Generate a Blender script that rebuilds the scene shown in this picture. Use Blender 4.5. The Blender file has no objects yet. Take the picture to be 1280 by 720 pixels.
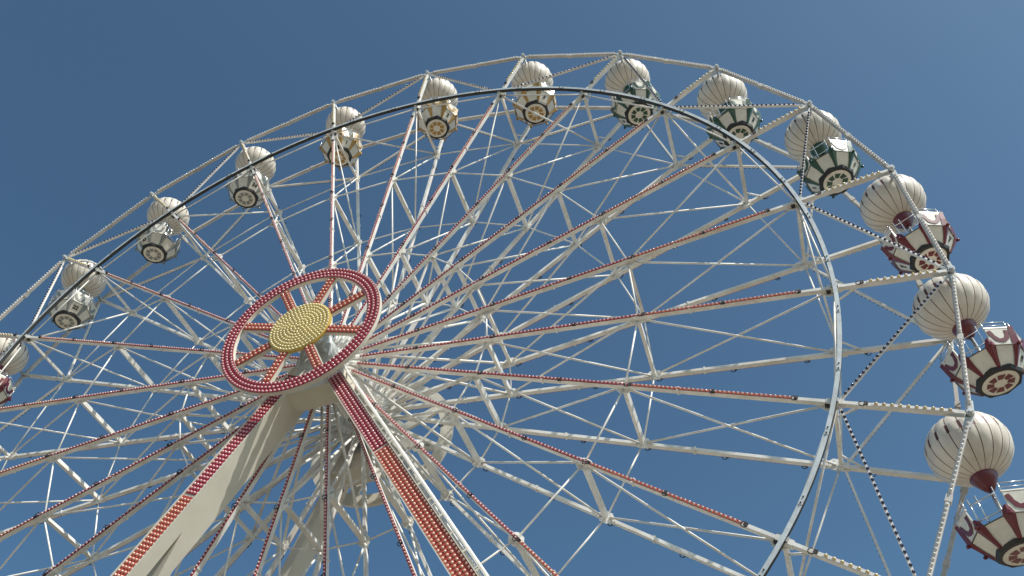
import bpy, math, random
from mathutils import Vector, Matrix
random.seed(7)
S = bpy.context.scene
COL = S.collection
PI = math.pi
R = 20.0                                   # wheel radius in metres
HW = R * 0.141189 / 2                      # half distance between the front and the rear wheel
PH = math.radians(-24.61)                  # angle of the first spoke
DE = 2 * PI / 24
ZC = 1.135177 * R + 1.65                   # height of the axle

# ------------------------------------------------------------------ camera
cam = bpy.data.cameras.new("camera")
camo = bpy.data.objects.new("camera", cam)
COL.objects.link(camo)
camo.location = (0.581085 * R, -1.038078 * R, 1.65)
camo.rotation_euler = (2.39629628, 0.0432748992, 0.313791295)
cam.sensor_width = 36.0
cam.lens = 1115.44 / 1280 * 36
cam.shift_x = 12.92 / 1280
cam.shift_y = 59.93 / 1280
cam.clip_start = 0.1
cam.clip_end = 5000
S.camera = camo

# ------------------------------------------------------------------ sky, sun, exposure
SUN_EL, SUN_AZ = math.radians(46.5), math.radians(-24)      # azimuth from +X
w = bpy.data.worlds.new("World")
S.world = w
w.use_nodes = True
nt = w.node_tree
nt.nodes.clear()
sky = nt.nodes.new('ShaderNodeTexSky')
sky.sky_type = 'NISHITA'
sky.sun_disc = False
sky.sun_elevation = SUN_EL
sky.sun_rotation = PI / 2 - SUN_AZ
sky.altitude = 0
sky.air_density = 0.75
sky.dust_density = 2.0
sky.ozone_density = 6.0
bg = nt.nodes.new('ShaderNodeBackground')
bg.inputs['Strength'].default_value = 0.135
wo = nt.nodes.new('ShaderNodeOutputWorld')
wb = nt.nodes.new('ShaderNodeVectorMath')          # the camera's white balance, a little towards cyan
wb.operation = 'MULTIPLY'
wb.inputs[1].default_value = (0.88, 1.07, 0.94)
nt.links.new(sky.outputs[0], wb.inputs[0])
nt.links.new(wb.outputs[0], bg.inputs['Color'])
nt.links.new(bg.outputs[0], wo.inputs['Surface'])

sun = bpy.data.lights.new("sun", 'SUN')
sun.energy = 5.0
sun.angle = math.radians(0.5)
sun.color = (1.0, 0.965, 0.91)
suno = bpy.data.objects.new("sun", sun)
COL.objects.link(suno)
sd = Vector((math.cos(SUN_EL) * math.cos(SUN_AZ), math.cos(SUN_EL) * math.sin(SUN_AZ), math.sin(SUN_EL)))
suno.rotation_euler = sd.to_track_quat('Z', 'Y').to_euler()
suno.location = (30, -30, 60)

S.view_settings.view_transform = 'Standard'
S.view_settings.look = 'None'
S.view_settings.exposure = 0.08
S.view_settings.gamma = 1.0


# ------------------------------------------------------------------ materials
def lin(c):
    return tuple(((v / 12.92) if v <= 0.04045 else ((v + 0.055) / 1.055) ** 2.4) for v in c)


def mat(name, col, rough=0.5, metal=0.0, var=0.12, scale=3.0, bump=0.0, spec=0.5, coat=0.0, dirt=None, streak=False):
    """Procedural paint: base colour broken up by two noises, plus dirt specks and fine relief."""
    m = bpy.data.materials.new(name)
    m.use_nodes = True
    t = m.node_tree
    b = t.nodes['Principled BSDF']
    b.inputs['Roughness'].default_value = rough
    b.inputs['Metallic'].default_value = metal
    b.inputs['Specular IOR Level'].default_value = spec
    b.inputs['Coat Weight'].default_value = coat
    b.inputs['Coat Roughness'].default_value = 0.08
    tc = t.nodes.new('ShaderNodeTexCoord')
    oi = t.nodes.new('ShaderNodeObjectInfo')
    add = t.nodes.new('ShaderNodeVectorMath')
    add.operation = 'ADD'
    sc = t.nodes.new('ShaderNodeVectorMath')
    sc.operation = 'SCALE'
    sc.inputs['Scale'].default_value = 37.0
    cmb = t.nodes.new('ShaderNodeCombineXYZ')
    for i in range(3):
        t.links.new(oi.outputs['Random'], cmb.inputs[i])
    t.links.new(cmb.outputs[0], sc.inputs[0])
    t.links.new(tc.outputs['Object'], add.inputs[0])
    t.links.new(sc.outputs[0], add.inputs[1])
    n = t.nodes.new('ShaderNodeTexNoise')
    n.inputs['Scale'].default_value = scale
    n.inputs['Detail'].default_value = 5
    n.inputs['Roughness'].default_value = 0.65
    t.links.new(add.outputs[0], n.inputs['Vector'])
    r = t.nodes.new('ShaderNodeValToRGB')
    d = dirt or tuple(v * (1 - var * 2) for v in col)
    r.color_ramp.elements[0].position = 0.25
    r.color_ramp.elements[0].color = (*d, 1)
    r.color_ramp.elements[1].position = 0.6
    r.color_ramp.elements[1].color = (*col, 1)
    t.links.new(n.outputs['Fac'], r.inputs[0])
    # a per-object shift of brightness, as panels age differently
    hs = t.nodes.new('ShaderNodeHueSaturation')
    mr = t.nodes.new('ShaderNodeMapRange')
    mr.inputs['To Min'].default_value = 1 - var * 0.7
    mr.inputs['To Max'].default_value = 1 + var * 0.35
    t.links.new(oi.outputs['Random'], mr.inputs['Value'])
    t.links.new(mr.outputs[0], hs.inputs['Value'])
    t.links.new(r.outputs[0], hs.inputs['Color'])
    t.links.new(hs.outputs[0], b.inputs['Base Color'])
    if bump:
        bn = t.nodes.new('ShaderNodeTexNoise')
        bn.inputs['Scale'].default_value = scale * 6
        bn.inputs['Detail'].default_value = 3
        t.links.new(add.outputs[0], bn.inputs['Vector'])
        bp = t.nodes.new('ShaderNodeBump')
        bp.inputs['Strength'].default_value = bump
        bp.inputs['Distance'].default_value = 0.01
        t.links.new(bn.outputs['Fac'], bp.inputs['Height'])
        t.links.new(bp.outputs[0], b.inputs['Normal'])
    return m


M = {}
M['white'] = mat("white_steel_paint", (0.80, 0.78, 0.73), 0.42, dirt=(0.56, 0.52, 0.45), var=.1, scale=1.4, bump=.15)
M['rim'] = mat("grey_rim_paint", (0.55, 0.52, 0.48), 0.5, dirt=(0.36, 0.33, 0.29), var=.1, scale=1.8, bump=.2)  # darker and greyer than the white spokes, over the whole rim
M['cream'] = mat("cream_leg_paint", (0.66, 0.62, 0.52), 0.5, dirt=(0.56, 0.52, 0.43), var=.05, scale=0.5, bump=.1)
M['channel'] = mat("light_channel_white", (0.74, 0.70, 0.68), 0.5, var=.08, scale=4)
M['galv'] = mat("galvanised_steel", (0.62, 0.64, 0.63), 0.45, metal=.25, dirt=(0.42, 0.43, 0.42), var=.1, scale=2.5, bump=.2)
M['ring_dark'] = mat("ring_shade_and_dark_fittings", (0.035, 0.035, 0.034), 0.75, var=.15, scale=6)  # underside shade as colour on the ring; plain dark on clamps and bolts
M['cable'] = mat("dark_cable", (0.03, 0.02, 0.022), 0.6, var=.1)
M['pink'] = mat("glint_red_bulb_cap", (0.66, 0.44, 0.43), 0.2, coat=.4, var=.12, scale=1)  # red cap, its sun highlight mixed into the pale base colour
M['peach'] = mat("glint_orange_bulb_cap", (0.70, 0.50, 0.42), 0.2, coat=.4, var=.12, scale=1)  # orange cap paled by a highlight put into its colour
M['crimson'] = mat("glint_crimson_bulb_cap", (0.74, 0.44, 0.43), 0.2, coat=.4, var=.15, scale=1)  # crimson caps of legs and rosette, glints painted in as pale pink
M['orange'] = mat("glint_orange_red_bulb_cap", (0.78, 0.50, 0.37), 0.2, coat=.4, var=.12, scale=1)  # pale tone holds the painted highlight of an orange-red cap
M['strip_red'] = mat("crimson_strip", (0.30, 0.014, 0.030), 0.5, var=.1, scale=3)
M['strip_orange'] = mat("orange_red_strip", (0.42, 0.06, 0.035), 0.5, var=.1, scale=3)
M['amber'] = mat("pale_amber_bulb_cap", (0.72, 0.58, 0.30), 0.22, coat=.4, var=.1, scale=1)
M['yellow'] = mat("yellow_bulb_cap", (0.86, 0.76, 0.46), 0.3, coat=.3, var=.12, scale=1)
M['strip_yellow'] = mat("cream_yellow_plate", (0.56, 0.38, 0.08), 0.5, var=.1, scale=3)
M['clear'] = mat("clear_white_bulb_cap", (0.70, 0.67, 0.60), 0.25, coat=.4, var=.1, scale=1)
M['blue'] = mat("dark_blue_bulb_cap", (0.025, 0.03, 0.075), 0.25, coat=.4, var=.1, scale=1)
M['tub'] = mat("ivory_tub_paint", (0.74, 0.70, 0.60), 0.32, var=.05, scale=2.5, dirt=(0.62, 0.57, 0.47), coat=.25)
M['black'] = mat("black_base_paint", (0.02, 0.018, 0.016), 0.5, var=.1)
M['chrome'] = mat("bright_railing_steel", (0.72, 0.73, 0.75), 0.25, metal=.85, var=.06)
M['inside'] = mat("dark_tub_lining", (0.10, 0.09, 0.085), 0.7, var=.1)
M['paving'] = mat("pale_paving", (0.235, 0.20, 0.15), 0.85, var=.12, scale=.25, dirt=(0.17, 0.145, 0.11), bump=.3)
M['balloon'] = mat("white_balloon_shell", (0.74, 0.67, 0.57), 0.42, var=.08, scale=1.2, dirt=(0.58, 0.51, 0.42), coat=.1)
TRIM = {
    'red': mat("dark_red_trim", (0.15, 0.010, 0.018), 0.35, var=.12, scale=3, coat=.3),
    'green': mat("dark_green_trim", (0.014, 0.065, 0.035), 0.35, var=.12, scale=3, coat=.3),
    'gold': mat("gold_trim", (0.42, 0.24, 0.05), 0.35, var=.12, scale=3, coat=.3),
    'grey': mat("grey_trim", (0.26, 0.265, 0.24), 0.35, var=.12, scale=3, coat=.3),
}
SEAM = {
    'red': mat("maroon_seam", (0.10, 0.025, 0.028), 0.6, var=.1),
    'green': mat("dark_brown_seam", (0.06, 0.042, 0.035), 0.6, var=.1),
    'gold': mat("brown_seam", (0.13, 0.09, 0.055), 0.6, var=.1),
    'grey': mat("grey_seam", (0.10, 0.095, 0.085), 0.6, var=.1),
}
# clear glass of the tub doors
g = bpy.data.materials.new("door_glass")
g.use_nodes = True
gb = g.node_tree.nodes['Principled BSDF']
gb.inputs['Base Color'].default_value = (0.9, 0.95, 0.95, 1)
gb.inputs['Roughness'].default_value = 0.03
gb.inputs['Transmission Weight'].default_value = 1.0
gb.inputs['IOR'].default_value = 1.05
M['glass'] = g


# ------------------------------------------------------------------ mesh builder
class MB:
    def __init__(self):
        self.v, self.f, self.m, self.sm = [], [], [], []

    def poly(self, pts, faces, mi=0, smooth=False):
        o = len(self.v)
        self.v += [tuple(p) for p in pts]
        for f in faces:
            self.f.append([o + i for i in f])
            self.m.append(mi)
            self.sm.append(smooth)

    def box(self, lo, hi, mi=0, mis=None):
        (a, b, c), (d, e, f) = lo, hi
        pts = [(a, b, c), (d, b, c), (d, e, c), (a, e, c), (a, b, f), (d, b, f), (d, e, f), (a, e, f)]
        fs = [(0, 3, 2, 1), (4, 5, 6, 7), (0, 1, 5, 4), (1, 2, 6, 5), (2, 3, 7, 6), (3, 0, 4, 7)]
        for i, q in enumerate(fs):
            self.poly(pts, [q], mis[i] if mis else mi)

    def beam(self, a, b, wd, hd, up=(0, 1, 0), mi=0):
        """box beam from a to b; hd measured along 'up', wd across it"""
        a, b, up = Vector(a), Vector(b), Vector(up)
        d = (b - a).normalized()
        s = d.cross(up).normalized()
        u = s.cross(d).normalized()
        pts = []
        for p in (a, b):
            for x, y in ((-1, -1), (1, -1), (1, 1), (-1, 1)):
                pts.append(p + s * (x * wd / 2) + u * (y * hd / 2))
        self.poly(pts, [(3, 2, 1, 0), (4, 5, 6, 7), (0, 1, 5, 4), (1, 2, 6, 5), (2, 3, 7, 6), (3, 0, 4, 7)], mi)

    def tube(self, pts, r, n=8, mi=0, smooth=True, caps=True, closed=False):
        pts = [Vector(p) for p in pts]
        L = len(pts)
        rs = r if isinstance(r, (list, tuple)) else [r] * L
        d0 = (pts[1] - pts[0]).normalized()
        ref = Vector((0, 0, 1)) if abs(d0.z) < 0.9 else Vector((1, 0, 0))
        V = []
        for i, p in enumerate(pts):
            if closed:
                d = (pts[(i + 1) % L] - pts[i - 1]).normalized()
            else:
                d = (pts[min(i + 1, L - 1)] - pts[max(i - 1, 0)]).normalized()
            s = d.cross(ref).normalized()
            u = s.cross(d)
            for k in range(n):
                t = 2 * PI * k / n
                V.append(p + s * (math.cos(t) * rs[i]) + u * (math.sin(t) * rs[i]))
        F = []
        for i in range(L if closed else L - 1):
            j = (i + 1) % L
            for k in range(n):
                F.append((i * n + k, i * n + (k + 1) % n, j * n + (k + 1) % n, j * n + k))
        self.poly(V, F, mi, smooth)
        if caps and not closed:
            o = len(self.v) - len(V)
            self.f.append([o + k for k in range(n)][::-1]); self.m.append(mi); self.sm.append(False)
            self.f.append([o + (L - 1) * n + k for k in range(n)]); self.m.append(mi); self.sm.append(False)

    def cap(self, p, nrm, r, h, mi=0, n=7):
        """one domed bulb cap standing on a surface"""
        p, nrm = Vector(p), Vector(nrm).normalized()
        ref = Vector((0, 0, 1)) if abs(nrm.z) < 0.9 else Vector((1, 0, 0))
        s = nrm.cross(ref).normalized()
        u = nrm.cross(s)
        V = []
        for rr, hh in ((1.0, 0.0), (0.86, 0.6), (0.45, 0.93)):
            for k in range(n):
                t = 2 * PI * k / n
                V.append(p + s * (math.cos(t) * r * rr) + u * (math.sin(t) * r * rr) + nrm * (h * hh))
        V.append(p + nrm * h)
        F = []
        for i in range(2):
            for k in range(n):
                F.append((i * n + k, i * n + (k + 1) % n, (i + 1) * n + (k + 1) % n, (i + 1) * n + k))
        for k in range(n):
            F.append((2 * n + k, 2 * n + (k + 1) % n, 3 * n))
        self.poly(V, F, mi, True)

    def lathe(self, prof, n=32, mi=0, smooth=True, axis='Z', c=(0, 0, 0)):
        V = []
        for r, z in prof:
            for k in range(n):
                t = 2 * PI * k / n
                x, y = r * math.cos(t), r * math.sin(t)
                V.append((c[0] + x, c[1] + y, c[2] + z) if axis == 'Z' else (c[0] + x, c[1] + z, c[2] + y))
        F = []
        for i in range(len(prof) - 1):
            for k in range(n):
                q = (i * n + k, i * n + (k + 1) % n, (i + 1) * n + (k + 1) % n, (i + 1) * n + k)
                F.append(q if axis == 'Z' else q[::-1])
        self.poly(V, F, mi, smooth)

    def prism(self, pts2, fn, d0, d1, mi=0):
        """extrude a 2-D outline: fn(a, b, depth) -> point"""
        n = len(pts2)
        V = [fn(a, b, d0) for a, b in pts2] + [fn(a, b, d1) for a, b in pts2]
        self.poly(V, [tuple(range(n))[::-1], tuple(range(n, 2 * n))] +
                  [(i, (i + 1) % n, n + (i + 1) % n, n + i) for i in range(n)], mi)

    def mesh(self, name, mats):
        me = bpy.data.meshes.new(name)
        me.from_pydata(self.v, [], self.f)
        for x in (mats if isinstance(mats, (list, tuple)) else [mats]):
            me.materials.append(x)
        me.polygons.foreach_set('material_index', self.m)
        me.polygons.foreach_set('use_smooth', self.sm)
        me.update()
        return me


def put(name, me, parent=None, loc=(0, 0, 0), rot=(0, 0, 0), stuff=False):
    o = bpy.data.objects.new(name, me)
    COL.objects.link(o)
    o.location = loc
    o.rotation_euler = rot
    if parent:
        o.parent = parent
    if stuff:
        o['kind'] = 'stuff'
    return o


def fix_normals(me):
    import bmesh
    b = bmesh.new()
    b.from_mesh(me)
    bmesh.ops.recalc_face_normals(b, faces=b.faces)
    b.to_mesh(me)
    b.free()


# ------------------------------------------------------------------ ground
mb = MB()
N = 24
mb.poly([(1500 * math.cos(2 * PI * k / N), 1500 * math.sin(2 * PI * k / N), 0) for k in range(N)], [tuple(range(N))])
go = put('ground', mb.mesh('ground', M['paving']))
go['kind'] = 'structure'

# ------------------------------------------------------------------ the wheel
wheel = put('ferris_wheel', None, loc=(0, 0, ZC))
wheel['label'] = 'huge white steel ferris wheel with rows of coloured bulb caps on its spokes and rim'
wheel['category'] = 'ferris wheel'
R1, R2, R3 = 0.293 * R, 0.548 * R, 0.842 * R      # inner, middle and ring nodes
SPX, SPY = 0.10, 0.165                             # spoke beam, across and in depth


def cap_row(mb, a, b, nrm, r, h, step, mi=0, jitter=0.0):
    a, b = Vector(a), Vector(b)
    L = (b - a).length
    n = max(1, int(L / step))
    for i in range(n):
        mb.cap(a + (b - a) * ((i + 0.5) / n), nrm, r, h, mi)


def light_mesh(name, a, b, yside, cap, strip, rows=1, step=0.125, r=0.036, h=0.048, width=0.082, half=None):
    """strip of bulb caps on the face of a beam that looks along yside*Y"""
    mb = MB()
    a, b = Vector(a), Vector(b)
    off = Vector((0, yside, 0))
    base = half
    mb.beam(a + off * (base + .012), b + off * (base + .012), width, .024, mi=1)
    d = (b - a).normalized()
    s = d.cross(Vector((0, 1, 0))).normalized()
    for q in range(rows):
        o = s * ((q - (rows - 1) / 2) * width / rows)
        cap_row(mb, a + off * (base + .024) + o, b + off * (base + .024) + o, off, r, h, step, 0)
    return mb.mesh(name, [cap, strip])


proto = {}
for side, y in (('front', -HW), ('rear', HW)):
    sg = -1 if y < 0 else 1
    # spoke beam with end ferrules
    mb = MB()
    mb.beam((1.15, y, 0), (R - .12, y, 0), SPX, SPY)
    mb.beam((R3 - .22, y, 0), (R3 + .22, y, 0), SPX + .05, SPY + .05)
    for rr in (R1, R2):
        mb.beam((rr - .16, y, 0), (rr + .16, y, 0), SPX + .03, SPY + .03)
    mb.tube([(.72, y, 0), (1.2, y, 0)], .115, 10)
    for rr in (R1, R2, R3 - .12):
        pl = [(-.34, 0), (-.12, .19), (.12, .19), (.34, 0), (.12, -.19), (-.12, -.19)]
        mb.prism([(rr + a, b) for a, b in pl], lambda a, b, d: (a, d, b), y - sg * (SPY / 2 + .018), y - sg * (SPY / 2 - .006))
        for a, b in ((-.2, .06), (.2, .06), (-.2, -.06), (.2, -.06), (-.08, .13), (.08, .13), (-.08, -.13), (.08, -.13)):
            mb.tube([(rr + a, y - sg * (SPY / 2 + .012), b), (rr + a, y - sg * (SPY / 2 + .04), b)], .018, 5)
    for rr in (4.1, 8.3, 12.6):
        mb.beam((rr - .03, y, 0), (rr + .03, y, 0), SPX + .045, SPY + .045)
    proto[side, 'spoke'] = mb.mesh('spoke', M['white'])
    fix_normals(proto[side, 'spoke'])
    proto[side, 'crimson'] = light_mesh('crimson_bulbs', (1.25, y, 0), (11.1, y, 0), sg, M['pink'], M['strip_red'], half=SPY / 2)
    proto[side, 'orange'] = light_mesh('orange_bulbs', (11.22, y, 0), (15.75, y, 0), sg, M['peach'], M['strip_orange'], half=SPY / 2)
    proto[side, 'amber'] = light_mesh('amber_bulbs', (17.75, y, 0), (R - .35, y, 0), sg, M['amber'], M['channel'], half=SPY / 2, step=.18, r=.05, h=.065)
    # dark cable loops where two lengths of light strip meet
    mb = MB()
    for rr in (3.4, 6.2, 8.9, 11.16, 13.6, 15.85, 17.6):
        t0 = random.uniform(-.1, .1)
        pts = []
        for i in range(9):
            t = PI * 1.5 * i / 8
            pts.append((rr + .08 * math.cos(t) + t0, y + sg * (SPY / 2 + .05), -.03 - .08 * math.sin(t)))
        mb.tube(pts, .015, 5)
        mb.box((rr - .05, min(y + sg * (SPY / 2 + .01), y + sg * (SPY / 2 + .06)), -.045), (rr + .05, max(y + sg * (SPY / 2 + .01), y + sg * (SPY / 2 + .06)), .045))
    proto[side, 'loops'] = mb.mesh('cable_loops', M['cable'])
    # rim beam
    A = Vector((R, y, 0))
    B = Vector((R * math.cos(DE), y, R * math.sin(DE)))
    d = (B - A).normalized()
    mb = MB()
    mb.beam(A + d * .16, B - d * .16, .11, .12)
    mid = (A + B) / 2
    mb.beam(mid - d * .1, mid + d * .1, .15, .16)
    proto[side, 'rim'] = mb.mesh('rim_beam', M['rim'])
    mb = MB()
    for p, q in ((A + d * .3, mid - d * .14), (mid + d * .14, B - d * .3)):
        off = Vector((0, sg, 0))
        mb.beam(p + off * .072, q + off * .072, .085, .024, mi=1)
        cap_row(mb, p + off * .084, q + off * .084, off, .038, .055, .13)
    proto[side, 'rim_bulbs'] = mb.mesh('rim_bulbs', [M['clear'], M['channel']])
    # zigzag beams between ring and rim
    for dirn in (1, -1):
        A = Vector((R3 + .1, y, .06 * dirn))
        B = Vector((R * math.cos(DE), y, dirn * R * math.sin(DE)))
        d = (B - A).normalized()
        mb = MB()
        mb.beam(A, B - d * .2, .06, .075)
        proto[side, 'zig', dirn] = mb.mesh('zigzag_beam', M['white'])
        p, q = A + d * .2, B - d * .5
        mb = MB()
        off = Vector((0, sg, 0))
        mb.beam(p + off * .049, q + off * .049, .06, .022, mi=1)
        cap_row(mb, p + off * .06, q + off * .06, off, .043, .065, .165)
        proto[side, 'zig_bulbs', dirn] = mb.mesh('blue_bulbs', [M['blue'], M['channel']])
    # node where spoke, rim and axle meet
    mb = MB()
    mb.tube([(R, y - sg * .12, 0), (R, y + sg * .14, 0)], .09, 12, smooth=False)
    mb.tube([(R, y + sg * .14, 0), (R, y + sg * .2, 0)], .06, 8, smooth=False)
    for dirn in (1, -1):
        t = PI / 2 * dirn + dirn * DE / 2
        mb.beam((R, y, 0), (R + .42 * math.cos(t), y, .42 * math.sin(t)), .19, .05)
    mb.beam((R, y, 0), (R - .5, y, 0), .2, .05)
    proto[side, 'node'] = mb.mesh('rim_joint', M['galv'])

# axle of a gondola, cross struts, braces, chords
mb = MB()
mb.tube([(R, -HW + .1, 0), (R, HW - .1, 0)], .055, 10)
proto['axle'] = mb.mesh('gondola_axle', M['galv'])
for i, (rr, wd) in enumerate(((R1, .18), (R2, .17), (R3, .1))):
    mb = MB()
    mb.beam((rr, -HW + SPY / 2, 0), (rr, HW - SPY / 2, 0), wd, .11, up=(1, 0, 0))
    for s in (-1, 1):
        mb.beam((rr, s * (HW - SPY / 2 - .03), 0), (rr, s * (HW - SPY / 2), 0), wd + .06, .2, up=(1, 0, 0))
    proto['strut', i] = mb.mesh('cross_strut', M['white'])
rads = [1.0, R1, R2, R3]
for i in range(3):
    for s in (-1, 1):
        mb = MB()
        a = Vector((rads[i] + .12, s * (HW - .1), 0))
        b = Vector((rads[i + 1] - .12, -s * (HW - .1), 0))
        mb.tube([a + Vector((0, 0, s * .028)), b + Vector((0, 0, s * .028))], .036 if i else .05, 7)
        proto['diag', i, s] = mb.mesh('diagonal_brace', M['white'])
for i, rr in enumerate((R1, R2, R3)):
    for side, y in (('front', -HW), ('rear', HW)):
        yy = y * .955
        mb = MB()
        mb.tube([(rr * math.cos(.006), yy, .07), (rr * math.cos(DE), yy, rr * math.sin(DE) - .07)], .031, 7)
        proto['chord', i, side] = mb.mesh('chord_bar', M['white'])
mb = MB()
mb.tube([(R3 + .02, -HW + .12, .03), (R3 * math.cos(DE), HW - .12, -R3 * math.sin(DE) + .03)], .04, 7)
proto['drumdiag'] = mb.mesh('diagonal_brace', M['white'])
for s in (-1, 1):
    mb = MB()
    mb.tube([(R3 + .02, s * (HW - .55), 0), (R3 + .62, s * (HW - .06), 0)], .035, 7)
    proto['knee', s] = mb.mesh('knee_brace', M['white'])
# ring clamp
mb = MB()
mb.box((R3 - .1, -HW - SPY / 2 - .1, -.06), (R3 + .1, -HW - SPY / 2 + .02, .06))
mb.box((R3 - .24, -HW - .05, -.12), (R3 - .12, -HW + .06, .12), mi=1)
proto['clamp'] = mb.mesh('ring_clamp', [M['galv'], M['ring_dark']])

for k in range(24):
    rot = (0, -(PH + k * DE), 0)
    for side in ('front', 'rear'):
        sp = put('spoke', proto[side, 'spoke'], wheel, rot=rot)
        put('crimson_bulbs', proto[side, 'crimson'], sp, stuff=True)
        put('orange_bulbs', proto[side, 'orange'], sp, stuff=True)
        put('amber_bulbs', proto[side, 'amber'], sp, stuff=True)
        put('cable_loops', proto[side, 'loops'], sp, stuff=True)
        rb = put('rim_beam', proto[side, 'rim'], wheel, rot=rot)
        put('rim_bulbs', proto[side, 'rim_bulbs'], rb, stuff=True)
        put('rim_joint', proto[side, 'node'], wheel, rot=rot)
        if k % 2 == 0:
            for dirn in (1, -1):
                zb = put('zigzag_beam', proto[side, 'zig', dirn], wheel, rot=rot)
                put('blue_bulbs', proto[side, 'zig_bulbs', dirn], zb, stuff=True)
        for i in range(3):
            put('chord_bar', proto['chord', i, side], wheel, rot=rot)
    put('gondola_axle', proto['axle'], wheel, rot=rot)
    put('ring_clamp', proto['clamp'], wheel, rot=rot)
    for i in range(3):
        put('cross_strut', proto['strut', i], wheel, rot=rot)
        for s in (-1, 1):
            put('diagonal_brace', proto['diag', i, s], wheel, rot=rot)
    for s in (-1, 1):
        put('knee_brace', proto['knee', s], wheel, rot=rot)
    if k % 2 == 0:
        put('diagonal_brace', proto['drumdiag'], wheel, rot=rot)

# drive ring on the front wheel: pale front, underside shade coloured into inner/outer faces
mb = MB()
n = 192
yr0, yr1 = -HW - SPY / 2 - .17, -HW - SPY / 2 - .02
for k in range(n):
    t0, t1 = 2 * PI * k / n, 2 * PI * (k + 1) / n
    ri, ro = R3 - .06, R3 + .06

    def P(r, t, y):
        return (r * math.cos(t), y, r * math.sin(t))
    mb.poly([P(ri, t0, yr0), P(ro, t0, yr0), P(ro, t1, yr0), P(ri, t1, yr0)], [(0, 1, 2, 3)], 0)
    mb.poly([P(ri, t0, yr1), P(ri, t1, yr1), P(ro, t1, yr1), P(ro, t0, yr1)], [(0, 1, 2, 3)], 0)
    mb.poly([P(ri, t0, yr0), P(ri, t1, yr0), P(ri, t1, yr1), P(ri, t0, yr1)], [(0, 1, 2, 3)], 1)
    mb.poly([P(ro, t0, yr0), P(ro, t0, yr1), P(ro, t1, yr1), P(ro, t1, yr0)], [(0, 1, 2, 3)], 1)
for k in range(48):
    t = PH + (k + .5) * DE / 2
    c, sn = math.cos(t), math.sin(t)
    ctr = Vector((R3 * c, 0, R3 * sn))
    tg = Vector((-sn, 0, c))
    mb.beam(ctr - tg * .14 + Vector((0, yr0 - .006, 0)), ctr + tg * .14 + Vector((0, yr0 - .006, 0)), .10, .012)
    for e in (-.09, .09):
        mb.tube([ctr + tg * e + Vector((0, yr0 - .035, 0)), ctr + tg * e + Vector((0, yr0 - .01, 0))], .022, 6, mi=1)
put('drive_ring', mb.mesh('drive_ring', [M['galv'], M['ring_dark']]), wheel)

# hub
mb = MB()
mb.lathe([(.0, -HW - .25), (.52, -HW - .25), (.55, -HW + .2), (.62, -HW + .25), (.62, HW - .25), (.55, HW - .2), (.52, HW + .25), (0, HW + .25)], 36, axis='Y')
for k in range(12):
    t = 2 * PI * k / 12
    mb.beam((.62 * math.cos(t), -HW + .3, .62 * math.sin(t)), (.62 * math.cos(t), HW - .3, .62 * math.sin(t)), .1, .16, up=(math.cos(t), 0, math.sin(t)))
put('hub_drum', mb.mesh('hub_drum', M['white']), wheel)
mb = MB()
mb.lathe([(.5, -.07), (.98, -.07), (1.02, 0), (.98, .07), (.5, .07)], 48, axis='Y')
for k in range(24):
    t = PH + k * DE
    c, s = math.cos(t), math.sin(t)
    mb.beam((.8 * c, .0, .8 * s), (1.32 * c, .0, 1.32 * s), .21, .2)
    mb.tube([(1.05 * c, -.16, 1.05 * s), (1.05 * c, .16, 1.05 * s)], .05, 6)
    t2 = t + DE / 2
    mb.tube([(.88 * math.cos(t2), -.12, .88 * math.sin(t2)), (.88 * math.cos(t2), .12, .88 * math.sin(t2))], .045, 6)
me = mb.mesh('hub_flange', M['white'])
for y in (-HW, HW):
    put('hub_flange', me, wheel, loc=(0, y, 0))
mb = MB()
mb.tube([(0, -3.15, 0), (0, 3.15, 0)], .3, 20)
put('main_axle', mb.mesh('main_axle', M['galv']), wheel)


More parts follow.
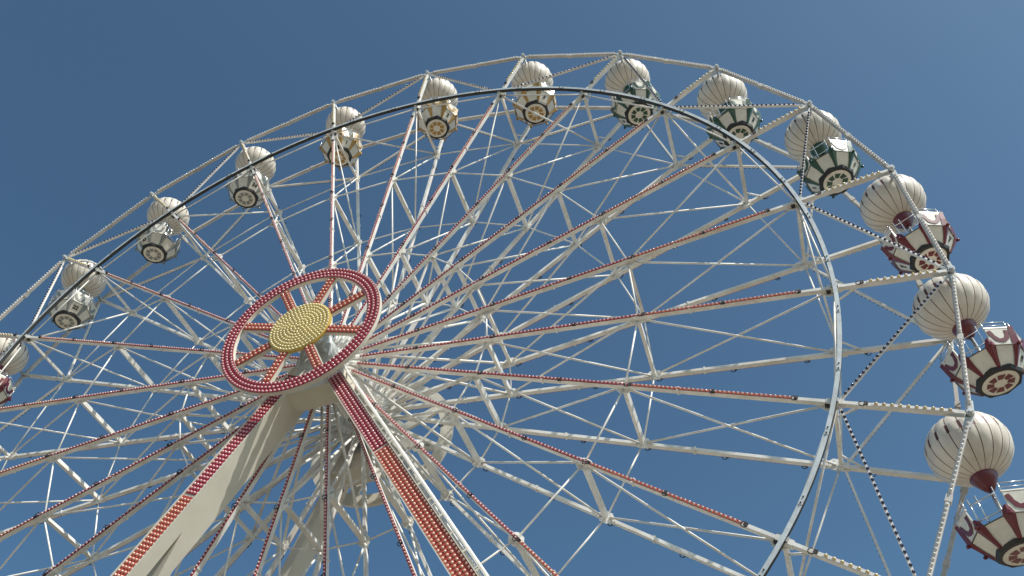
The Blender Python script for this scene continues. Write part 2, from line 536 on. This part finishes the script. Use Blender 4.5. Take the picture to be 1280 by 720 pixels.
# ------------------------------------------------------------------ support frames, front and rear
def support(name, sg, label, lights):
    """A-frame carrying one end of the axle. sg=-1 front, +1 rear."""
    root = put(name, None, loc=(0, 0, 0))
    root['label'] = label
    root['category'] = 'support frame'
    root['group'] = 'support frames of the wheel'
    yf = 0.13 * R                        # front face of the head, from the wheel's middle plane
    for s in (-1, 1):
        top = Vector((s * .024 * R, sg * (yf - .0075 * R), ZC - .06 * R))
        u = Vector((s * .207, sg * .05, -.40)).normalized()        # down the leg
        n = Vector((s * .40, 0, .207)).normalized()                # across the leg
        v = Vector((0, sg, 0))
        L = (top.z + .02) / -u.z
        lb, lt = L, -.3
        # side outline in (along leg, depth behind the lit face), a slit splits it in two legs
        ua = 6.6
        prof = [(lt, 0), (lb, 0), (lb, -.6), (8.5, -.46), (ua, -.42), (9.0, -1.09), (lb, -2.3), (lb, -3.0), (9.2, -1.5), (7.6, -1.1), (lt, -1.1)]

        def fn(a, b, c):
            return top + u * a + v * b + n * c
        mb = MB()
        mb.prism(prof if lights else [(lt, 0), (lb, 0), (lb, -.8), (lt, -.8)], fn, -.275 if lights else -.17, .275 if lights else .17)
        # folded edge lips along the lit face
        for q in (-1, 1):
            mb.beam(fn(0, .03, q * (.262 if lights else .157)), fn(lb, .03, q * (.262 if lights else .157)), .03, .08, up=v)
        me = mb.mesh('leg', M['cream'])
        fix_normals(me)
        leg = put('leg', me, root)
        # rail with brackets along the outer side
        if s > 0:
            mb = MB()
            mb.tube([fn(.2, -.25, .43), fn(lb, -.25, .43)], .05, 8)
            a = .8
            while a < lb:
                mb.tube([fn(a, -.25, .27 if lights else .165), fn(a, -.25, .48)], .026, 6)
                a += .75
            put('climbing_rail', mb.mesh('climbing_rail', M['white']), leg)
        if lights:
            for nm, cm, sm, a0, a1 in (('crimson_bulbs', 'crimson', 'strip_red', .3, 5.55), ('orange_bulbs', 'orange', 'strip_orange', 5.65, lb - 1)):
                mb = MB()
                off = v * .03
                mb.beam(fn(a0, .012, 0), fn(a1, .012, 0), .53, .024, up=v, mi=1)
                for q in range(4):
                    cc = (q - 1.5) * .134
                    cap_row(mb, fn(a0 + .05, .024, cc), fn(a1, .024, cc), v, .042, .04, .145)
                put(nm, mb.mesh(nm, [M[cm], M[sm]]), leg, stuff=True)
        # base shoe on the ground
        mb = MB()
        c = fn(lb, -.4, 0)
        mb.box((c.x - .9, c.y - .9, 0.0), (c.x + .9, c.y + .9, .12))
        put('foot_plate', mb.mesh('foot_plate', M['galv']), leg)
    # head: cross box between the legs, bearing block, gusset plates
    mb = MB()
    y0, y1 = sorted((sg * (yf - .02), sg * (yf - .95)))
    zt, zb = ZC - .085 * R, ZC - .118 * R
    mb.box((-1.25, y0, zb), (1.22, y1, zt))
    mb.box((-1.27, min(y0, y1) - .02, zt - .02), (1.24, max(y0, y1) + .02, zt + .03))
    put('head_beam', mb.mesh('head_beam', M['cream']), root)
    mb = MB()
    mb.box((-.55, y0 + .1, zt + .03), (.55, y1 - .1, ZC - .25))
    mb.tube([(0, y0 + .05, ZC), (0, y1 - .05, ZC)], .5, 20)
    for x in (-.85, .85):
        mb.prism([(x * .65, zt + .03), (x * 1.3, zt + .03), (x * .65, ZC - .2)], lambda a, b, d: (a, d, b), y0 + .25, y0 + .31)
    for x, z in ((-.3, -.5), (.35, -.55), (.1, -.8), (-.45, -.9)):
        mb.tube([(x, y0 - .05, ZC + z), (x * 1.5, y0 + .3, ZC + z - .2), (x * 1.2, y1, ZC + z - .1)], .06, 7)
    me = mb.mesh('bearing_block', M['galv'])
    fix_normals(me)
    put('bearing_block', me, root)
    return root


support('support_frame', -1, 'cream steel support legs with crimson and orange bulb strips in front of the wheel', True)
support('support_frame', 1, 'plain cream support legs standing behind the wheel without coloured strips', False)


# ------------------------------------------------------------------ hub rosettes
def rosette(sg, label, cx, lights):
    root = put('hub_rosette', None, loc=(cx, sg * .158 * R, ZC))
    root['label'] = label
    root['category'] = 'light ornament'
    root['group'] = 'hub rosettes of the wheel'
    ro, ri = .147 * R, .123 * R
    yo = sg * .11
    mb = MB()
    prof = [(ri, sg * -.03), (ri, sg * .11), (ro, sg * .11), (ro, sg * -.03), (ri, sg * -.03)]
    mb.lathe(prof, 96, axis='Y', smooth=False)
    me = mb.mesh('ring', M['cream'])
    fix_normals(me)
    ring = put('ring', me, root)
    if lights:
        mb = MB()
        mb.lathe([(ri + .02, yo), (ri + .02, yo + sg * .02), (ro - .02, yo + sg * .02), (ro - .02, yo)], 96, axis='Y', mi=1, smooth=False)
        for q in range(3):
            rr = ri + (ro - ri) * (q + .5) / 3
            nn = int(2 * PI * rr / .15)
            for k in range(nn):
                t = 2 * PI * k / nn
                mb.cap((rr * math.cos(t), yo + sg * .02, rr * math.sin(t)), (0, sg, 0), .043, .045, 0)
        me = mb.mesh('crimson_bulbs', [M['crimson'], M['strip_red']])
        put('crimson_bulbs', me, ring, stuff=True)
    rd = .0575 * R
    for k in range(8):
        t = math.radians(22.5 + 45 * k)
        c, s = math.cos(t), math.sin(t)
        mb = MB()
        mb.beam((.4 * c, 0, .4 * s), ((ri + .01) * c, 0, (ri + .01) * s), .36, .12)
        arm = put('arm', mb.mesh('arm', M['cream']), root)
        if lights:
            mb = MB()
            o = sg * .08
            mb.beam((rd * c, o + sg * .012, rd * s), ((ri - .02) * c, o + sg * .012, (ri - .02) * s), .31, .024, mi=1)
            for q in range(2):
                e = (q - .5) * .155
                cap_row(mb, (rd * c - e * s, o + sg * .024, rd * s + e * c), ((ri - .04) * c - e * s, o + sg * .024, (ri - .04) * s + e * c), (0, sg, 0), .044, .045, .15)
            put('orange_bulbs', mb.mesh('orange_bulbs', [M['orange'], M['strip_orange']]), arm, stuff=True)
    mb = MB()
    mb.lathe([(0, sg * .03), (rd, sg * .03), (rd, sg * .13), (rd - .06, sg * .15), (0, sg * .2)], 64, axis='Y', smooth=False)
    me = mb.mesh('centre_disc', M['strip_yellow'] if lights else M['cream'])
    fix_normals(me)
    disc = put('centre_disc', me, root)
    if lights:
        mb = MB()
        for q in range(9):
            rr = rd * (q + .35) / 9
            nn = max(1, int(2 * PI * rr / .125))
            for k in range(nn):
                t = 2 * PI * k / nn
                y = sg * (.2 - .05 * rr / rd)
                mb.cap((rr * math.cos(t), y, rr * math.sin(t)), (0, sg, 0), .043, .04, 0)
        put('yellow_bulbs', mb.mesh('yellow_bulbs', [M['yellow']]), disc, stuff=True)
    return root


rosette(-1, 'red bulb-studded rosette ring with eight arms and round yellow centre, before the hub', -.011 * R, True)
rosette(1, 'plain cream rosette ring on the back of the hub', 0.0, False)

# ------------------------------------------------------------------ gondolas
C8, S8 = math.cos(PI / 8), math.sin(PI / 8)
ZB, ZM, ZT, ZD = -3.07, -2.56, -2.03, -2.42         # base, widest edge, panel top, door sill
AB, AM, AT = .56, .91, 1.02                          # apothems of the octagon at those heights


def oct_pt(ap, z, f, e):
    """point of facet f (its centre along f*45 deg), e=-1..1 across the facet"""
    t = f * PI / 4
    hw = ap * math.tan(PI / 8) * e
    return Vector((ap * math.cos(t) - hw * math.sin(t), ap * math.sin(t) + hw * math.cos(t), z))


def slab(mb, quad, th, mi=0):
    """a panel: quad (4 points, outward order) thickened inward"""
    q = [Vector(p) for p in quad]
    nrm = (q[1] - q[0]).cross(q[3] - q[0]).normalized()
    V = q + [p - nrm * th for p in q]
    mb.poly(V, [(0, 1, 2, 3), (7, 6, 5, 4), (0, 4, 5, 1), (1, 5, 6, 2), (2, 6, 7, 3), (3, 7, 4, 0)], mi)


_cache = {}


def gondola_meshes(colour):
    if colour in _cache:
        return _cache[colour]
    T = TRIM[colour]
    D = {}
    # balloon: 24 gores, a dark seam between each, wider above the equator
    mb = MB()
    G = 20
    NZ = 22
    lobe = [0.0, .25, .5, .75, 1.0]
    def bp(t, a, k):
        rad = 1.03 * math.cos(t)
        z = .93 * math.sin(t)
        return (rad * k * math.cos(a), rad * k * math.sin(a), z * (1 + (k - 1) * .3))
    for gi in range(G):
        a0, a1 = 2 * PI * gi / G, 2 * PI * (gi + 1) / G
        for zi in range(NZ):
            t0 = -PI / 2 + PI * zi / NZ
            t1 = -PI / 2 + PI * (zi + 1) / NZ
            def sw(t):
                return .026 if t < .02 else (.075 if t < .3 else .026)
            s0, s1 = sw((t0 + t1) / 2), sw((t0 + t1) / 2)
            # seam
            mb.poly([bp(t0, a0 - s0 / 2, 1), bp(t0, a0 + s0 / 2, 1), bp(t1, a0 + s1 / 2, 1), bp(t1, a0 - s1 / 2, 1)], [(0, 1, 2, 3)], 1, True)
            b0, b1 = a0 + s0 / 2, a1 - s0 / 2
            for li in range(4):
                u0, u1 = lobe[li], lobe[li + 1]
                k0 = 1 + .018 * math.sin(PI * u0)
                k1 = 1 + .018 * math.sin(PI * u1)
                mb.poly([bp(t0, b0 + (b1 - b0) * u0, k0), bp(t0, b0 + (b1 - b0) * u1, k1), bp(t1, b0 + (b1 - b0) * u1, k1), bp(t1, b0 + (b1 - b0) * u0, k0)], [(0, 1, 2, 3)], 0, True)
    D['balloon'] = mb.mesh('balloon', [M['balloon'], SEAM[colour]])
    import bmesh
    b = bmesh.new(); b.from_mesh(D['balloon'])
    bmesh.ops.remove_doubles(b, verts=b.verts, dist=.0004)
    b.to_mesh(D['balloon']); b.free()
    mb = MB()
    mb.lathe([(.33, -.885), (.34, -.93), (.26, -1.08), (.16, -1.24), (.1, -1.32), (.06, -1.33)], 24)
    D['skirt'] = mb.mesh('cone_skirt', T)
    mb = MB()
    mb.tube([(0, 0, -1.25), (0, 0, ZB + .1)], .055, 12)
    mb.lathe([(.25, -2.3), (.28, -2.27), (.25, -2.24), (.22, -2.27), (.25, -2.3)], 20)
    for q in range(3):
        t = q * 2 * PI / 3
        mb.tube([(0, 0, -2.27), (.25 * math.cos(t), .25 * math.sin(t), -2.27)], .018, 6)
    D['pole'] = mb.mesh('pole', M['chrome'])
    # base: black octagon, ivory disc, ring of petals
    mb = MB()
    lo = [oct_pt(AB + .02, ZB, f, -1) for f in range(8)]
    inn = [oct_pt(AB - .03, ZB + .06, f, -1) for f in range(8)]
    low = [oct_pt(AB + .045, ZB + .07, f, -1) for f in range(8)]
    bot = [oct_pt(AB, ZB - .035, f, -1) for f in range(8)]
    mb.poly(low + bot + inn, [tuple(range(8, 16))[::-1], tuple(range(16, 24))] +
            [(i, 8 + i, 8 + (i + 1) % 8, (i + 1) % 8) for i in range(8)] +
            [(i, (i + 1) % 8, 16 + (i + 1) % 8, 16 + i) for i in range(8)])
    me = mb.mesh('base', M['black']); fix_normals(me); D['base'] = me
    mb = MB()
    mb.lathe([(0, ZB - .052), (.475, ZB - .052), (.49, ZB - .031)], 40, smooth=False)
    me = mb.mesh('base_disc', M['tub']); fix_normals(me); D['disc'] = me
    mb = MB()
    mb.prism([(-.078, .19), (.042, .165), (.125, .345), (-.08, .37)], lambda a, b_, d: (b_, a, d), ZB - .064, ZB - .052)
    me = mb.mesh('petal', T); fix_normals(me); D['petal'] = me
    # lower panel (facet 0), rib (edge between facet 0 and 1), raised panel, emblem, door
    mb = MB()
    slab(mb, [oct_pt(AB + .012, ZB + .05, 0, -.94), oct_pt(AB + .012, ZB + .05, 0, .94), oct_pt(AM, ZM, 0, .86), oct_pt(AM, ZM, 0, -.86)], .03)
    D['lower'] = mb.mesh('lower_panel', M['tub'])
    mb = MB()
    slab(mb, [oct_pt(AM + .004, ZM + .012, 0, -.84), oct_pt(AM + .004, ZM + .012, 0, .84), oct_pt(AT, ZT, 0, .8), oct_pt(AT, ZT, 0, -.8)], .03)
    slab(mb, [oct_pt(AT + .01, ZT, 0, -.84), oct_pt(AT + .01, ZT, 0, .84), oct_pt(AT + .01, ZT + .035, 0, .84), oct_pt(AT + .01, ZT + .035, 0, -.84)], .06)
    D['upper'] = mb.mesh('raised_panel', M['tub'])
    # dark sill along the widest edge
    mb = MB()
    mb.beam(oct_pt(AM + .012, ZM, 0, -.9), oct_pt(AM + .012, ZM, 0, .9), .022, .022, up=(0, 0, 1))
    D['edge'] = mb.mesh('edge_strip', M['inside'])
    # emblem: a wavy garland in the shape of a wide U
    def onp(e, h):
        a = oct_pt(AM + .004, ZM + .012, 0, 0)
        c = oct_pt(AT, ZT, 0, 0)
        p = a.lerp(c, h)
        return p + Vector((0, e, 0))
    o_nrm = Vector((ZT - ZM, 0, -(AT - AM))).normalized()
    path = [(-.27, .84), (-.235, .66), (-.19, .5), (-.13, .34), (-.06, .26), (.03, .25), (.11, .3), (.165, .42), (.205, .6), (.225, .84)]
    outl, inl = [], []
    for i, (e, h) in enumerate(path):
        p0 = path[max(0, i - 1)]; p1 = path[min(len(path) - 1, i + 1)]
        dx, dy = p1[0] - p0[0], (p1[1] - p0[1]) * .54
        l = math.hypot(dx, dy)
        wv = .052 + .016 * (i % 2)
        outl.append((e - dy / l * wv, h + dx / l * wv / .54))
        inl.append((e + dy / l * wv, h - dx / l * wv / .54))
    mb = MB()
    for i in range(len(path) - 1):
        qd = [onp(*outl[i]), onp(*outl[i + 1]), onp(*inl[i + 1]), onp(*inl[i])]
        V = [p + o_nrm * .002 for p in qd] + [p + o_nrm * .018 for p in qd]
        mb.poly(V, [(4, 5, 6, 7), (3, 2, 1, 0), (0, 1, 5, 4), (2, 3, 7, 6), (1, 2, 6, 5), (3, 0, 4, 7)])
    me = mb.mesh('emblem', T); fix_normals(me); D['emblem'] = me
    # rib: trim along the edge between facets, narrow at the base, flaring at the widest edge and up the panel
    def rib(up):
        mb = MB()
        lev = [(AB + .02, ZB + .04, .055, .03), ((AB + AM) / 2, (ZB + ZM) / 2, .085, .035), (AM, ZM, .15, .05)]
        if up:
            lev += [((AM + AT) / 2, (ZM + ZT) / 2, .135, .04), (AT, ZT + .04, .12, .035)]
        else:
            lev += [(AM + .03, ZM + .13, .105, .04), (AM + .05, ZD + .06, .04, .035)]
        V = []
        for ap, z, hw, pr in lev:
            corner = oct_pt(ap, z, 0, 1)
            oc = oct_pt(ap + pr, z, 0, 1)
            for f, e in ((0, 1), (1, -1)):
                pass
            d0 = (oct_pt(ap, z, 0, 0) - corner).normalized()
            d1 = (oct_pt(ap, z, 1, 0) - corner).normalized()
            rad = Vector((math.cos(PI / 8), math.sin(PI / 8), 0))
            V += [corner + d0 * hw + rad * .022, oc, corner + d1 * hw + rad * .022, corner - rad * .05]
        F = []
        for i in range(len(lev) - 1):
            for q in range(4):
                F.append((4 * i + q, 4 * i + (q + 1) % 4, 4 * (i + 1) + (q + 1) % 4, 4 * (i + 1) + q))
        F += [(3, 2, 1, 0), tuple(4 * (len(lev) - 1) + q for q in range(4))]
        mb.poly(V, F)
        c = oct_pt(AM + .05, ZM, 0, 1)
        rad = Vector((math.cos(PI / 8), math.sin(PI / 8), 0))
        mb.tube([c - rad * .02, c + rad * .05], [.055, .045], 8)
        me = mb.mesh('rib', T)
        fix_normals(me)
        return me
    D['rib_up'] = rib(True)
    D['rib_low'] = rib(False)
    # tub lining, floor and bench
    mb = MB()
    fl = [oct_pt(AB - .04, ZB + .09, f, -1) for f in range(8)]
    md = [oct_pt(AM - .05, ZM, f, -1) for f in range(8)]
    mb.poly(fl + md, [tuple(range(8))] + [(i, (i + 1) % 8, 8 + (i + 1) % 8, 8 + i) for i in range(8)])
    D['lining'] = mb.mesh('lining', M['inside'])
    mb = MB()
    for f in (1, 2, 3):
        slab(mb, [oct_pt(AM - .42, ZM + .02, f, -1), oct_pt(AM - .42, ZM + .02, f, 1), oct_pt(AM - .06, ZM + .02, f, 1), oct_pt(AM - .06, ZM + .02, f, -1)], .07)
    me = mb.mesh('bench', T); fix_normals(me); D['bench'] = me
    # rails over the panels and across the doors
    mb = MB()
    ap = AT - .03
    for e in (-.8, .8):
        mb.tube([oct_pt(ap, ZT + .02, 0, e), oct_pt(ap, ZT + .26, 0, e)], .017, 6)
    mb.tube([oct_pt(ap, ZT + .26, 0, -.8), oct_pt(ap, ZT + .26, 0, .8)], .017, 6)
    mb.tube([oct_pt(ap, ZT + .14, 0, -.8), oct_pt(ap, ZT + .14, 0, .8)], .012, 6)
    D['rail'] = mb.mesh('handrail', M['chrome'])
    mb = MB()
    ap = AM + .0
    for e in (-.8, .8, -.3):
        mb.tube([oct_pt(ap - .02, ZM + .03, 0, e), oct_pt(AT - .05, ZT + .22, 0, e)], .017, 6)
    mb.tube([oct_pt(AT - .05, ZT + .05, 0, -.8), oct_pt(AT - .05, ZT + .05, 0, .8)], .017, 6)
    mb.tube([oct_pt(AM + .03, ZD, 0, -.8), oct_pt(AM + .03, ZD, 0, .8)], .017, 6)
    D['gate'] = mb.mesh('door_gate', M['chrome'])
    mb = MB()
    slab(mb, [oct_pt(AM - .03, ZM + .03, 0, -.8), oct_pt(AM - .03, ZM + .03, 0, .8), oct_pt(AT - .07, ZT - .05, 0, .8), oct_pt(AT - .07, ZT - .05, 0, -.8)], .008)
    D['glass'] = mb.mesh('door_glass', M['glass'])
    _cache[colour] = D
    return D


def number_mesh(txt, m):
    cu = bpy.data.curves.new('num', 'FONT')
    cu.body = txt
    cu.size = .25
    cu.extrude = .006
    cu.offset = .012
    cu.align_x = 'CENTER'
    cu.align_y = 'CENTER'
    o = bpy.data.objects.new('num', cu)
    COL.objects.link(o)
    dg = bpy.context.evaluated_depsgraph_get()
    me = bpy.data.meshes.new_from_object(o.evaluated_get(dg))
    bpy.data.objects.remove(o)
    bpy.data.curves.remove(cu)
    me.materials.clear()
    me.materials.append(m)
    me.name = 'number'
    return me


# axes of the lower panel, for the number lying on it
_a, _c = oct_pt(AB + .012, ZB + .05, 0, 0), oct_pt(AM, ZM, 0, 0)
_up = (_c - _a).normalized()
_rt = Vector((0, 1, 0))
_n = _rt.cross(_up)


def gondola(k, colour, num, door_deg, label):
    a = PH + k * DE
    D = gondola_meshes(colour)
    swing = math.radians(random.uniform(-1.3, 1.3))
    root = put('gondola', None, loc=(R * math.cos(a), 0, ZC + R * math.sin(a)), rot=(swing, math.radians(random.uniform(-1.5, 1.5)), 0))
    root['label'] = label
    root['category'] = 'gondola'
    root['group'] = 'gondolas hanging round the wheel'
    put('balloon', D['balloon'], root, rot=(0, 0, random.uniform(0, .26)))
    put('cone_skirt', D['skirt'], root)
    put('pole', D['pole'], root)
    bs = put('base', D['base'], root)
    dc = put('base_disc', D['disc'], root)
    door = math.radians(door_deg)
    for q in range(8):
        put('petal', D['petal'], dc, rot=(0, 0, door + PI / 8 + q * PI / 4))
    put('lining', D['lining'], root, rot=(0, 0, door))
    for s in (0, 1):
        put('bench', D['bench'], root, rot=(0, 0, door + s * PI))
    nm = number_mesh(num, M['black']) if num else None
    for f in range(8):
        r = (0, 0, door + f * PI / 4)
        lp = put('lower_panel', D['lower'], root, rot=r)
        put('edge_strip', D['edge'], lp)
        if f in (0, 4):
            put('door_gate', D['gate'], root, rot=r)
            put('door_glass', D['glass'], root, rot=r)
        else:
            up = put('raised_panel', D['upper'], root, rot=r)
            put('emblem', D['emblem'], up)
            put('handrail', D['rail'], up)
        if f in (2, 6) and nm:
            p = _a.lerp(_c, .55) + _n * .008
            o = put('number', nm, lp, loc=p)
            o.rotation_euler = Matrix((_rt, _up, _n)).transposed().to_euler()
        put('rib', D['rib_low'] if f in (0, 3, 4, 7) else D['rib_up'], root, rot=r)
    return root


GL = {
    -1: ('grey', '10', 65, 'grey trimmed gondola hanging below the lowest red one at the right'),
    0: ('red', '9', 57, 'lowest dark red gondola at lower right, its tub cut by the photo edge'),
    1: ('red', '8', 63, 'dark red trimmed gondola with number 8, middle of the three red at right'),
    2: ('red', '7', 67, 'dark red trimmed gondola with number 7, uppermost red one at right'),
    3: ('green', '6', 70, 'green trimmed gondola with number 6, lowest of the three green'),
    4: ('green', '5', 65, 'green trimmed gondola with number 5 between the two other green ones, behind the ring'),
    5: ('green', '4', 67, 'green trimmed gondola with number 4, first green one right of the gold gondolas'),
    6: ('gold', '3', 50, 'gold trimmed gondola with number 3, beside the first green one'),
    7: ('gold', '2', 65, 'gold trimmed gondola with number 2, middle one of the three gold'),
    8: ('gold', '1', 50, 'gold trimmed gondola with number 1, behind a vertical spoke, leftmost of the gold ones'),
    9: ('grey', '24', 61, 'grey trimmed gondola with number 24, next to the leftmost gold one'),
    10: ('grey', '23', 170, 'grey trimmed gondola with number 23, middle of the three grey'),
    11: ('grey', '22', 61, 'grey trimmed gondola with number 22, lowest of the three grey at left'),
    12: ('red', '21', 63, 'dark red trimmed gondola at the left photo edge, half cut off'),
    13: ('red', '20', 66, 'dark red trimmed gondola below the one half cut by the left edge'),
}
for k, v in GL.items():
    gondola(k, *v)
